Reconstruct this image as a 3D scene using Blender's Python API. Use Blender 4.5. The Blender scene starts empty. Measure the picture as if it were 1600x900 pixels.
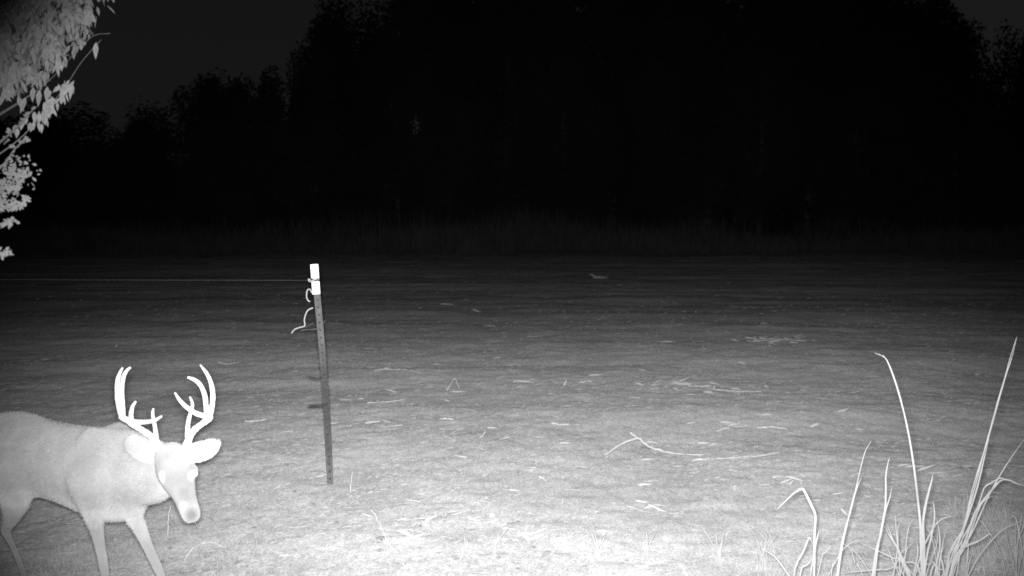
import bpy, bmesh, math, random
import numpy as np
from mathutils import Vector

# ------------------------------------------------------------------ camera, sky, light, exposure
scene = bpy.context.scene
COL = scene.collection
FPX, CAM_H = 1716.0, 1.9                       # focal length in photo pixels, lens height in metres
PITCH = math.radians(3.67)

cam_data = bpy.data.cameras.new('camera')
cam_data.sensor_width = 36.0
cam_data.lens = 36.0 * FPX / 1600.0
cam_data.clip_start = 0.05
cam_data.clip_end = 3000.0
cam_data.dof.use_dof = True                     # fixed-focus lens, a little soft near and far
cam_data.dof.focus_distance = 6.5
cam_data.dof.aperture_fstop = 3.4
cam = bpy.data.objects.new('camera', cam_data)
COL.objects.link(cam)
cam.location = (0, 0, CAM_H)
cam.rotation_euler = (math.radians(90) - PITCH, 0, 0)
scene.camera = cam

world = bpy.data.worlds.new('World')
scene.world = world
world.use_nodes = True
nt = world.node_tree
nt.nodes.clear()
sky = nt.nodes.new('ShaderNodeTexSky')
sky.sky_type = 'NISHITA'
sky.sun_disc = False
sky.sun_elevation = math.radians(1.0)
sky.sun_rotation = math.radians(250)
bw = nt.nodes.new('ShaderNodeRGBToBW')          # the infrared picture has no colour
bg = nt.nodes.new('ShaderNodeBackground')
bg.inputs['Strength'].default_value = 0.0085
wo = nt.nodes.new('ShaderNodeOutputWorld')
nt.links.new(sky.outputs[0], bw.inputs[0])
nt.links.new(bw.outputs[0], bg.inputs['Color'])
nt.links.new(bg.outputs[0], wo.inputs['Surface'])

# the infrared flash of the trail camera: the one lamp that lights this place at night
flash_data = bpy.data.lights.new('infrared_flash', 'SPOT')
flash_data.energy = 5650.0
flash_data.color = (1, 1, 1)
flash_data.shadow_soft_size = 0.045
flash_data.spot_size = math.radians(65)
flash_data.spot_blend = 1.0
flash = bpy.data.objects.new('infrared_flash', flash_data)
COL.objects.link(flash)
flash.location = (-0.01, 0.03, CAM_H + 0.02)     # a ring of diodes round the lens
_aim = Vector((0.18, 8.0, 1.12)) - flash.location
flash.rotation_euler = _aim.to_track_quat('-Z', 'Y').to_euler()

flash.scale = (1.0, 0.76, 1.0)                   # the diode panel throws a beam wider than it is high
scene.view_settings.view_transform = 'Standard'
scene.view_settings.look = 'None'
scene.view_settings.exposure = 0.0
scene.view_settings.gamma = 1.0
scene.cycles.filter_width = 1.7                 # the photograph is soft
scene.cycles.max_bounces = 4
scene.cycles.use_denoising = False              # its grain suits the sensor noise of the photograph

# ------------------------------------------------------------------ helpers
rng = random.Random(7)
nrng = np.random.default_rng(11)

def P(px, py, d):
    """Point that the photo shows at pixel (px, py) and that stands d metres ahead."""
    u, v = (px - 800) / FPX, (py - 450) / FPX
    c, s = math.cos(PITCH), math.sin(PITCH)
    ray = Vector((u, c - v * s, -s - v * c))
    k = d / ray.y
    return Vector((ray.x * k, d, CAM_H + ray.z * k))

def ground_at(px, py):
    u, v = (px - 800) / FPX, (py - 450) / FPX
    c, s = math.cos(PITCH), math.sin(PITCH)
    ray = Vector((u, c - v * s, -s - v * c))
    k = -CAM_H / ray.z
    x, y = ray.x * k, ray.y * k
    return Vector((x, y, float(height(x, y))))

_perm = np.random.default_rng(3).random((256, 256))
def vnoise(x, y, seed=0):
    x = np.asarray(x, float) + seed * 17.31
    y = np.asarray(y, float) + seed * 9.77
    xi, yi = np.floor(x).astype(int), np.floor(y).astype(int)
    fx, fy = x - xi, y - yi
    fx, fy = fx * fx * (3 - 2 * fx), fy * fy * (3 - 2 * fy)
    g = lambda a, b: _perm[a & 255, b & 255]
    return ((g(xi, yi) * (1 - fx) + g(xi + 1, yi) * fx) * (1 - fy)
            + (g(xi, yi + 1) * (1 - fx) + g(xi + 1, yi + 1) * fx) * fy) * 2 - 1

def height(x, y):
    x = np.asarray(x, float); y = np.asarray(y, float)
    far = np.clip((y - 9) / 14, 0, 1)
    h = 0.030 * vnoise(x / 1.6, y / 1.3, 1)
    h = h + 0.009 * vnoise(x / 0.42, y / 0.38, 2)
    h = h + 0.008 * vnoise(x / 0.13, y / 0.12, 3)
    h = h + 0.005 * vnoise(x / 0.055, y / 0.05, 4)
    h = h + far * 0.040 * vnoise(x / 7.0, y / 1.7, 5) + far * 0.020 * vnoise(x / 2.5, y / 0.6, 6)
    h = h * np.clip(1.3 - y / 400, 0.2, 1)
    return h

def new_obj(name, me, parent=None, mat=None):
    o = bpy.data.objects.new(name, me)
    COL.objects.link(o)
    if parent is not None:
        o.parent = parent
    if mat is not None and me is not None and not me.materials:
        me.materials.append(mat)
    return o

def mesh(name, verts, faces, mat=None, smooth=True):
    me = bpy.data.meshes.new(name)
    me.from_pydata([tuple(v) for v in verts], [], faces)
    me.update()
    if smooth:
        me.polygons.foreach_set('use_smooth', [True] * len(me.polygons))
    if mat is not None:
        me.materials.append(mat)
    return me

def empty(name, loc):
    o = bpy.data.objects.new(name, None)
    COL.objects.link(o)
    o.location = loc
    o.empty_display_size = 0.1
    return o

def tag(o, label, cat, group=None):
    o['label'] = label
    o['category'] = cat
    if group:
        o['group'] = group
    return o

def catmull(pts, n=5):
    """pts: list of tuples of floats -> smooth resampled list."""
    A = [np.array(p, float) for p in pts]
    A = [2 * A[0] - A[1]] + A + [2 * A[-1] - A[-2]]
    out = []
    for i in range(1, len(A) - 2):
        for k in range(n):
            t = k / n
            p0, p1, p2, p3 = A[i - 1:i + 3]
            out.append(0.5 * ((2 * p1) + (-p0 + p2) * t + (2 * p0 - 5 * p1 + 4 * p2 - p3) * t * t
                              + (-p0 + 3 * p1 - 3 * p2 + p3) * t ** 3))
    out.append(A[-2])
    return out

class MB:
    def __init__(self):
        self.v, self.f = [], []
    def loft(self, secs, side, seg=16, caps=True):
        """secs: (x,y,z, half width along side, half height). One closed surface."""
        S = [np.array(s, float) for s in secs]
        base = len(self.v)
        side = np.array(side, float)
        prev = None
        for i, s in enumerate(S):
            a, b = S[max(i - 1, 0)][:3], S[min(i + 1, len(S) - 1)][:3]
            t = b - a
            t /= (np.linalg.norm(t) + 1e-9)
            ref = side if prev is None else prev
            sd = ref - t * ref.dot(t)
            if np.linalg.norm(sd) < 1e-4:
                sd = np.cross(t, [0.3, 0.2, 1])
            sd /= np.linalg.norm(sd)
            if prev is not None:
                prev = sd
            up = np.cross(sd, t)
            for k in range(seg):
                th = 2 * math.pi * k / seg
                self.v.append(tuple(s[:3] + sd * s[3] * math.cos(th) + up * s[4] * math.sin(th)))
        n = len(S)
        for i in range(n - 1):
            for k in range(seg):
                a = base + i * seg + k
                b = base + i * seg + (k + 1) % seg
                self.f.append((a, b, b + seg, a + seg))
        if caps:
            self.f.append(tuple(base + k for k in reversed(range(seg))))
            self.f.append(tuple(base + (n - 1) * seg + k for k in range(seg)))
    def tube(self, pts, seg=8, smooth=4, side=(0.31, 0.87, 0.2)):
        """pts: (x,y,z,r)"""
        p = catmull([tuple(q) for q in pts], smooth) if smooth > 1 and len(pts) > 2 else [np.array(q, float) for q in pts]
        self.loft([tuple(q[:3]) + (max(q[3], 1e-4), max(q[3], 1e-4)) for q in p], side, seg)
    def box(self, c, ax, ay, az):
        b = len(self.v)
        c, ax, ay, az = map(lambda q: np.array(q, float), (c, ax, ay, az))
        for i in (-1, 1):
            for j in (-1, 1):
                for k in (-1, 1):
                    self.v.append(tuple(c + ax * i + ay * j + az * k))
        self.f += [tuple(b + q for q in f) for f in
                   ((0, 1, 3, 2), (4, 6, 7, 5), (0, 4, 5, 1), (2, 3, 7, 6), (0, 2, 6, 4), (1, 5, 7, 3))]
    def mesh(self, name, mat=None, smooth=True, origin=None):
        v = self.v
        if origin is not None:
            o = np.array(origin, float)
            v = [tuple(np.array(q) - o) for q in v]
        return mesh(name, v, self.f, mat, smooth)

def blade(mb, pts, width, fold=0.35, taper=1.0, face=None, base_w=0.6):
    """A grass blade or husk strip: V-folded tapering strip through pts."""
    p = [q for q in catmull([tuple(a) for a in pts], 4)]
    n = len(p)
    b = len(mb.v)
    face = np.array(face if face is not None else (0, -1, 0.15), float)
    for i, q in enumerate(p):
        t = p[min(i + 1, n - 1)] - p[max(i - 1, 0)]
        t /= np.linalg.norm(t) + 1e-9
        sd = np.cross(t, face)
        sd /= np.linalg.norm(sd) + 1e-9
        nn = np.cross(sd, t)
        u = i / (n - 1)
        w = width * 0.5 * (base_w + (1 - base_w) * min(1, u * 4)) * (1 - taper * max(0, (u - 0.45) / 0.55) ** 1.6) + 0.0004
        mb.v += [tuple(q - sd * w), tuple(q - nn * w * fold), tuple(q + sd * w)]
    for i in range(n - 1):
        a = b + 3 * i
        mb.f += [(a, a + 1, a + 4, a + 3), (a + 1, a + 2, a + 5, a + 4)]

# ------------------------------------------------------------------ materials (all grey: infrared picture)
def material(name, grey, rough=0.9, var=0.25, scale=30.0, bump=0.0, bump_scale=120.0, stretch=(1, 1, 1),
             attr=None, spec=0.2, droug=0.6, detail=4.0):
    m = bpy.data.materials.new(name)
    m.use_nodes = True
    t = m.node_tree
    b = t.nodes['Principled BSDF']
    b.inputs['Roughness'].default_value = rough
    b.inputs['Specular IOR Level'].default_value = spec
    if 'Diffuse Roughness' in b.inputs:
        b.inputs['Diffuse Roughness'].default_value = droug
    tc = t.nodes.new('ShaderNodeTexCoord')
    mp = t.nodes.new('ShaderNodeMapping')
    mp.inputs['Scale'].default_value = stretch
    t.links.new(tc.outputs['Object'], mp.inputs['Vector'])
    nz = t.nodes.new('ShaderNodeTexNoise')
    nz.inputs['Scale'].default_value = scale
    nz.inputs['Detail'].default_value = detail
    nz.inputs['Roughness'].default_value = 0.65
    t.links.new(mp.outputs[0], nz.inputs['Vector'])
    mr = t.nodes.new('ShaderNodeMapRange')
    mr.inputs['From Min'].default_value = 0.3
    mr.inputs['From Max'].default_value = 0.7
    mr.inputs['To Min'].default_value = 1 - var
    mr.inputs['To Max'].default_value = 1 + var
    t.links.new(nz.outputs['Fac'], mr.inputs['Value'])
    mul = t.nodes.new('ShaderNodeMath')
    mul.operation = 'MULTIPLY'
    mul.use_clamp = True
    t.links.new(mr.outputs[0], mul.inputs[0])
    if attr:
        at = t.nodes.new('ShaderNodeAttribute')
        at.attribute_name = attr
        t.links.new(at.outputs['Fac'], mul.inputs[1])
    else:
        mul.inputs[1].default_value = grey
    t.links.new(mul.outputs[0], b.inputs['Base Color'])
    if bump > 0:
        n2 = t.nodes.new('ShaderNodeTexNoise')
        n2.inputs['Scale'].default_value = bump_scale
        n2.inputs['Detail'].default_value = 5
        t.links.new(mp.outputs[0], n2.inputs['Vector'])
        bp = t.nodes.new('ShaderNodeBump')
        bp.inputs['Strength'].default_value = bump
        bp.inputs['Distance'].default_value = 0.01
        t.links.new(n2.outputs['Fac'], bp.inputs['Height'])
        t.links.new(bp.outputs[0], b.inputs['Normal'])
    return m

M_STRAW = material('dry_straw', 0.6, var=0.25, scale=25)
M_STRAW_DIM = material('weathered_straw', 0.44, var=0.3, scale=25)
M_BLADE = material('dry_grass_blade', 0.36, var=0.22, scale=40, stretch=(1, 1, 0.15))
M_TWIG = material('twig_bark', 0.14, var=0.3, scale=60, bump=0.3)
M_LEAF = material('leaf', 0.25, var=0.3, scale=35)
M_SHRUBLEAF = material('shrub_leaf', 0.165, var=0.25, scale=40)
M_BARK = material('bark', 0.16, var=0.4, scale=8, bump=0.8, bump_scale=20, stretch=(1, 1, 0.2))
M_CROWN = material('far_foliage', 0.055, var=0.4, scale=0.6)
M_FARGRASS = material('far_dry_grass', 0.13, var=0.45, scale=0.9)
M_DEADLEAF = material('dead_leaf', 0.5, var=0.3, scale=4)
M_STEEL = material('post_paint', 0.055, rough=0.6, var=0.45, scale=45, bump=0.3, bump_scale=90, stretch=(1, 1, 0.35), spec=0.4, detail=6)
def post_material():
    m = M_STEEL
    t = m.node_tree
    b = t.nodes['Principled BSDF']
    src = b.inputs['Base Color'].links[0].from_socket
    tc = t.nodes.new('ShaderNodeTexCoord')
    sep = t.nodes.new('ShaderNodeSeparateXYZ')
    t.links.new(tc.outputs['Object'], sep.inputs[0])
    nz = t.nodes.new('ShaderNodeTexNoise'); nz.inputs['Scale'].default_value = 22; nz.inputs['Detail'].default_value = 5
    t.links.new(tc.outputs['Object'], nz.inputs['Vector'])
    ad = t.nodes.new('ShaderNodeMath'); ad.operation = 'MULTIPLY_ADD'; ad.inputs[1].default_value = 0.35
    t.links.new(nz.outputs['Fac'], ad.inputs[0]); t.links.new(sep.outputs['Z'], ad.inputs[2])
    cr = t.nodes.new('ShaderNodeValToRGB')
    e = cr.color_ramp.elements                       # splashed mud at the foot, dark old paint, bleached upper part
    e[0].position, e[0].color = 0.14, (2.6, 2.6, 2.6, 1)
    e[1].position, e[1].color = 1.0, (1.45, 1.45, 1.45, 1)
    for p, c in ((0.36, 1.05), (0.58, 0.62), (0.86, 0.62), (0.92, 1.2)):
        q = e.new(p); q.color = (c, c, c, 1)
    dv = t.nodes.new('ShaderNodeMath'); dv.operation = 'MULTIPLY'; dv.inputs[1].default_value = 1 / 1.2
    t.links.new(ad.outputs[0], dv.inputs[0]); t.links.new(dv.outputs[0], cr.inputs[0])
    mu = t.nodes.new('ShaderNodeMath'); mu.operation = 'MULTIPLY'; mu.use_clamp = True
    t.links.new(src, mu.inputs[0]); t.links.new(cr.outputs[0], mu.inputs[1])
    t.links.new(mu.outputs[0], b.inputs['Base Color'])
post_material()
M_STUD = material('stud_paint', 0.05, rough=0.6, var=0.4, scale=40)
M_BAND = material('white_reflective_band', 0.86, rough=0.5, var=0.1, scale=60, spec=0.5)
M_WIRE = material('galvanised_wire', 0.4, rough=0.5, var=0.2, scale=60)
M_FENCEWIRE = material('weathered_fence_wire', 0.11, rough=0.6, var=0.3, scale=30)
M_INSUL = material('dark_insulator', 0.05, rough=0.6, var=0.3, scale=40)
M_COAT = material('deer_coat', 0.2, var=0.2, scale=6, detail=9, bump=0.35, bump_scale=220, attr='coat', spec=0.15, droug=0.8)
M_ANTLER = material('antler', 0.5, rough=0.7, var=0.2, scale=18, bump=0.4)
M_EYE = material('deer_eye_shine', 0.6, rough=0.25, var=0.02, spec=0.6)
M_HOOF = material('hoof', 0.08, rough=0.6)

# ground: bare soil mixed with trampled straw; colour only, the clods are geometry
def ground_material():
    m = bpy.data.materials.new('field_soil')
    m.use_nodes = True
    t = m.node_tree
    b = t.nodes['Principled BSDF']
    b.inputs['Roughness'].default_value = 1.0
    b.inputs['Specular IOR Level'].default_value = 0.0
    if 'Diffuse Roughness' in b.inputs:
        b.inputs['Diffuse Roughness'].default_value = 1.0
    tc = t.nodes.new('ShaderNodeTexCoord')
    def noise(scale, detail, rough, st=(1, 1, 1)):
        mp = t.nodes.new('ShaderNodeMapping')
        mp.inputs['Scale'].default_value = st
        t.links.new(tc.outputs['Object'], mp.inputs['Vector'])
        n = t.nodes.new('ShaderNodeTexNoise')
        n.inputs['Scale'].default_value = scale
        n.inputs['Detail'].default_value = detail
        n.inputs['Roughness'].default_value = rough
        t.links.new(mp.outputs[0], n.inputs['Vector'])
        return n
    def ramp(n, lo, hi, a, c):
        r = t.nodes.new('ShaderNodeMapRange')
        r.inputs['From Min'].default_value = lo
        r.inputs['From Max'].default_value = hi
        r.inputs['To Min'].default_value = a
        r.inputs['To Max'].default_value = c
        t.links.new(n.outputs['Fac'], r.inputs['Value'])
        return r
    def mul(a, c):
        x = t.nodes.new('ShaderNodeMath')
        x.operation = 'MULTIPLY'
        t.links.new(a.outputs[0], x.inputs[0])
        if isinstance(c, float):
            x.inputs[1].default_value = c
        else:
            t.links.new(c.outputs[0], x.inputs[1])
        return x
    mats = ramp(noise(1.3, 6, 0.7, (1, 0.7, 1)), 0.36, 0.66, 0.84, 1.10)      # straw mats and bare soil
    fine = ramp(noise(22, 5, 0.7, (1.2, 0.55, 1)), 0.3, 0.7, 0.84, 1.16)
    grain = ramp(noise(75, 3, 0.7, (1.2, 0.5, 1)), 0.3, 0.7, 0.70, 1.30)
    fleck = ramp(noise(13, 3, 0.55, (0.9, 0.9, 1)), 0.60, 0.70, 1.0, 1.25)
    rows = ramp(noise(0.5, 5, 0.6, (0.16, 1.5, 1)), 0.35, 0.65, 0.88, 1.10)       # tillage rows
    # beyond about 17 m the soil colour is darkened to stand for the flash falling off; its edge wanders
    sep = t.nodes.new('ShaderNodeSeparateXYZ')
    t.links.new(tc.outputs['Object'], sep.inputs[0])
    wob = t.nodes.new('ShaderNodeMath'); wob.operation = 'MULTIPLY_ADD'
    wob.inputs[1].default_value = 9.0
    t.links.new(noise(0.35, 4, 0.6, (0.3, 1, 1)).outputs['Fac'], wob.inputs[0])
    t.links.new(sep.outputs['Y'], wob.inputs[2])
    far_falloff = t.nodes.new('ShaderNodeMapRange')
    far_falloff.inputs['From Min'].default_value = 19.0
    far_falloff.inputs['From Max'].default_value = 27.0
    far_falloff.inputs['To Min'].default_value = 1.0
    far_falloff.inputs['To Max'].default_value = 0.54
    t.links.new(wob.outputs[0], far_falloff.inputs['Value'])
    c = mul(mul(mul(mul(mul(mul(mats, fine), grain), fleck), rows), far_falloff), 0.37)
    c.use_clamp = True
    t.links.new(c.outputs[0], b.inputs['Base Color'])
    bp = t.nodes.new('ShaderNodeBump')
    bp.inputs['Strength'].default_value = 0.4
    bp.inputs['Distance'].default_value = 0.02
    t.links.new(noise(55, 6, 0.7).outputs['Fac'], bp.inputs['Height'])
    t.links.new(bp.outputs[0], b.inputs['Normal'])
    return m
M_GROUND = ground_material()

# ------------------------------------------------------------------ the setting: ground
def build_ground():
    cx, cy = 0.0, -6.0
    ang = np.radians(np.concatenate([np.linspace(-80, -31, 30)[:-1], np.linspace(-31, 31, 470), np.linspace(31, 80, 30)[1:]]))
    r = np.concatenate([np.linspace(2, 8.5, 30)[:-1], np.geomspace(8.5, 60, 520)[:-1], np.geomspace(60, 1500, 60)])
    A, R = np.meshgrid(ang, r)
    X, Y = cx + R * np.sin(A), cy + R * np.cos(A)
    Z = height(X, Y)
    v = np.stack([X, Y, Z], -1).reshape(-1, 3)
    nr, na = R.shape
    i, j = np.meshgrid(np.arange(nr - 1), np.arange(na - 1), indexing='ij')
    a = (i * na + j).ravel()
    f = np.stack([a, a + 1, a + na + 1, a + na], -1)
    me = bpy.data.meshes.new('ground')
    me.vertices.add(len(v)); me.vertices.foreach_set('co', v.ravel())
    me.loops.add(f.size); me.loops.foreach_set('vertex_index', f.ravel())
    me.polygons.add(len(f))
    me.polygons.foreach_set('loop_start', np.arange(0, f.size, 4))
    me.polygons.foreach_set('loop_total', np.full(len(f), 4))
    me.update(calc_edges=True)
    me.validate()
    me.polygons.foreach_set('use_smooth', [True] * len(f))
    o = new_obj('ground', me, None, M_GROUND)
    o['kind'] = 'structure'
    o['label'] = 'bare harrowed field scattered with straw'
build_ground()

# ------------------------------------------------------------------ far wood and rough grass
def crown_mesh(seed, n=20000, lobes=50):
    r = np.random.default_rng(seed)
    # lobes spread through an egg-shaped crown of unit radius and height 2 (z 0..2)
    cen = []
    while len(cen) < lobes:
        p = r.uniform(-1, 1, 3)
        if (p ** 2).sum() < 1:
            q = p * [0.8, 0.8, 0.9] + [0, 0, 1]
            cen.append((q, r.uniform(0.2, 0.4)))
    li = r.integers(lobes, size=n)
    C0 = np.array([c for c, _ in cen])[li]; S0 = np.array([q for _, q in cen])[li][:, None]
    d = r.normal(size=(n, 3)); d /= np.linalg.norm(d, axis=1, keepdims=True)
    p = C0 + d * S0 * r.uniform(0, 1, (n, 1)) ** .36
    nrm = d + r.normal(size=(n, 3)) * .7
    a = np.cross(nrm, r.normal(size=(n, 3))); a /= np.linalg.norm(a, axis=1, keepdims=True)
    b = np.cross(nrm, a); b /= np.linalg.norm(b, axis=1, keepdims=True)
    w = r.uniform(.026, .058, (n, 1))
    a = a * w * [1, 1, .5]; b = b * w * [.6, .6, .3]
    v = np.stack([p - a, p - b, p + a, p + b], 1).reshape(-1, 3).tolist()
    f = np.arange(4 * n).reshape(-1, 4).tolist()
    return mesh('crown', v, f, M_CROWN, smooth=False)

def trunk_mesh(seed, h=1.0):
    r = random.Random(seed)
    mb = MB()
    mb.tube([(0, 0, -0.02, .026), (r.uniform(-.01, .01), 0, .25, .021), (r.uniform(-.03, .03), .01, .55, .014), (r.uniform(-.03, .03), 0, .9, .004)], 8)
    for k in range(9):
        z = r.uniform(.3, .75); a = r.uniform(0, 6.28); l = r.uniform(.12, .25)
        c, s = math.cos(a), math.sin(a)
        mb.tube([(0, 0, z, .009), (c * l * .5, s * l * .5, z + l * .35, .006), (c * l, s * l, z + l * .8, .002)], 6, 3)
    return mb.mesh('trunk', M_BARK)

CROWNS = [crown_mesh(s) for s in (1, 2, 3, 4)]
TRUNKS = [trunk_mesh(s) for s in (5, 6, 7)]
tree_n = [0]
def far_tree(px, top_py, d, half_w_px, label, group='trees of the dark wood beyond the field', low=0.02):
    """A whole tree: base on the ground under pixel column px at distance d, top at top_py."""
    top = P(px, top_py, d)
    x, y = top.x, d
    g = float(height(x, y))
    H = top.z - g
    rad = half_w_px / FPX * d
    k = tree_n[0]; tree_n[0] += 1
    e = empty('tree', (x, y, g))
    tag(e, label, 'tree', group)
    t = new_obj('trunk', TRUNKS[k % 3], e)
    t.scale = (H * .55, H * .55, H * .95)
    t.rotation_euler.z = rng.uniform(0, 6.28)
    c = new_obj('crown', CROWNS[k % 4], e)
    c.location = (0, 0, H * low)
    c.scale = (rad * 1.06, rad * 1.06, H * (1 - low) / 2.02)
    c.rotation_euler.z = rng.uniform(0, 6.28)
    return e

SAME = 'tall dark leafy tree within the black wall of the far wood'
far_tree(-70, 150, 78, 110, SAME)
far_tree(95, 172, 74, 120, 'low dark tree at the left end of the far skyline')
far_tree(232, 158, 80, 62, 'small round dark tree rising beside a skyline gap')
far_tree(330, 128, 78, 75, 'dark tree on the rising skyline left of the notch')
far_tree(412, 92, 80, 70, 'dark tree just below the pale sky notch')
far_tree(545, 8, 82, 100, 'tall broad dark tree whose top stands clear against the sky')
far_tree(470, 60, 86, 34, 'slim dark tree beside the sky notch')
far_tree(670, -40, 78, 105, SAME)
far_tree(790, -70, 76, 125, SAME)
far_tree(960, -100, 80, 130, SAME)
far_tree(1110, -80, 76, 120, SAME)
far_tree(1270, -90, 79, 125, SAME)
far_tree(1410, -60, 77, 120, 'tall dark tree just left of the right-hand sky gap')
far_tree(1500, 40, 75, 75, 'lower dark tree under the right-hand sky gap')
far_tree(1612, 10, 80, 62, 'dark tree at the right edge beyond the sky gap')
far_tree(1720, -20, 78, 110, SAME)
far_tree(600, 30, 92, 90, SAME)
far_tree(720, -40, 94, 100, SAME)
far_tree(850, -60, 95, 110, SAME)
far_tree(1010, -60, 94, 110, SAME)
far_tree(1180, -50, 95, 120, SAME)
far_tree(1330, -50, 94, 120, SAME)
far_tree(1440, -20, 95, 80, SAME)
far_tree(620, 90, 73, 80, SAME)
far_tree(880, 60, 72, 100, SAME)
far_tree(1050, 80, 72, 90, SAME)
far_tree(1190, 60, 71, 95, SAME)
far_tree(700, 150, 70, 70, SAME)
far_tree(1340, 110, 71, 90, SAME)
far_tree(1580, 150, 71, 90, SAME)
far_tree(180, 215, 71, 95, SAME)
far_tree(350, 200, 71, 85, SAME)
far_tree(490, 165, 71, 80, SAME)
far_tree(20, 230, 70, 90, SAME)

def rough_grass():
    r = nrng
    v, f = [], []
    n = 21000
    X = r.uniform(-46, 46, n)
    Y = 58.0 + r.gamma(2.2, 2.4, n) + 3.0 * vnoise(X / 6, 0 * X, 8) + 1.5 * vnoise(X / 1.7, 0 * X, 18)
    Hh = (1.05 + 0.75 * vnoise(X / 5, Y / 4, 9) + 0.35 * np.clip((Y - 60) / 5, -1.5, 3)) * r.uniform(0.6, 1.25, n)
    Hh = np.clip(Hh * (1 + 0.45 * np.exp(-((X + 6) / 9) ** 2)), 0.3, 2.9)
    Z = height(X, Y)
    for i in range(n):
        w = r.uniform(0.012, 0.035)
        a = r.uniform(0, math.pi)
        dx, dy = math.cos(a) * w, math.sin(a) * w
        lx, ly = r.normal(0, .16), r.normal(0, .16)
        k = len(v)
        x, y, z, h = X[i], Y[i], Z[i] - .03, Hh[i]
        v += [(x - dx, y - dy, z), (x + dx, y + dy, z),
              (x + lx * h * .4 - dx * .8, y + ly * h * .4 - dy * .8, z + h * .6), (x + lx * h * .4 + dx * .8, y + ly * h * .4 + dy * .8, z + h * .6),
              (x + lx * h, y + ly * h, z + h)]
        f += [(k, k + 1, k + 3, k + 2), (k + 2, k + 3, k + 4)]
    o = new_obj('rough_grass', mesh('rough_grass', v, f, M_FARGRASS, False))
    o['kind'] = 'stuff'
    o['label'] = 'strip of tall rough grass along the far edge of the field'
    o['category'] = 'grass'
rough_grass()

# a pale cluster of dead leaves caught high on a far tree
def dead_cluster(px, py, d, w, h, label):
    c = P(px, py, d)
    r = random.Random(int(px))
    mb = MB()
    for k in range(26):
        p = np.array([r.gauss(0, w * .35), r.gauss(0, .1), r.uniform(-h / 2, h / 2)])
        q = p + np.array([r.uniform(-.03, .06), r.uniform(-.05, .05), r.uniform(-.16, -.08)])
        blade(mb, [tuple(p), tuple((p + q) / 2 + [0.01, -.02, 0]), tuple(q)], .07)
    mb.tube([(0, 0, h * .8, .02), (.02, 0, 0, .015), (.03, 0, -h * .4, .006)], 6)
    o = new_obj('dead_leaf_cluster', mb.mesh('dead_leaf_cluster', M_DEADLEAF))
    o.location = c
    tag(o, label, 'leaves')
dead_cluster(650, 197, 69.0, .32, .85, 'small pale cluster of dead leaves high on the dark wood')

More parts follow.
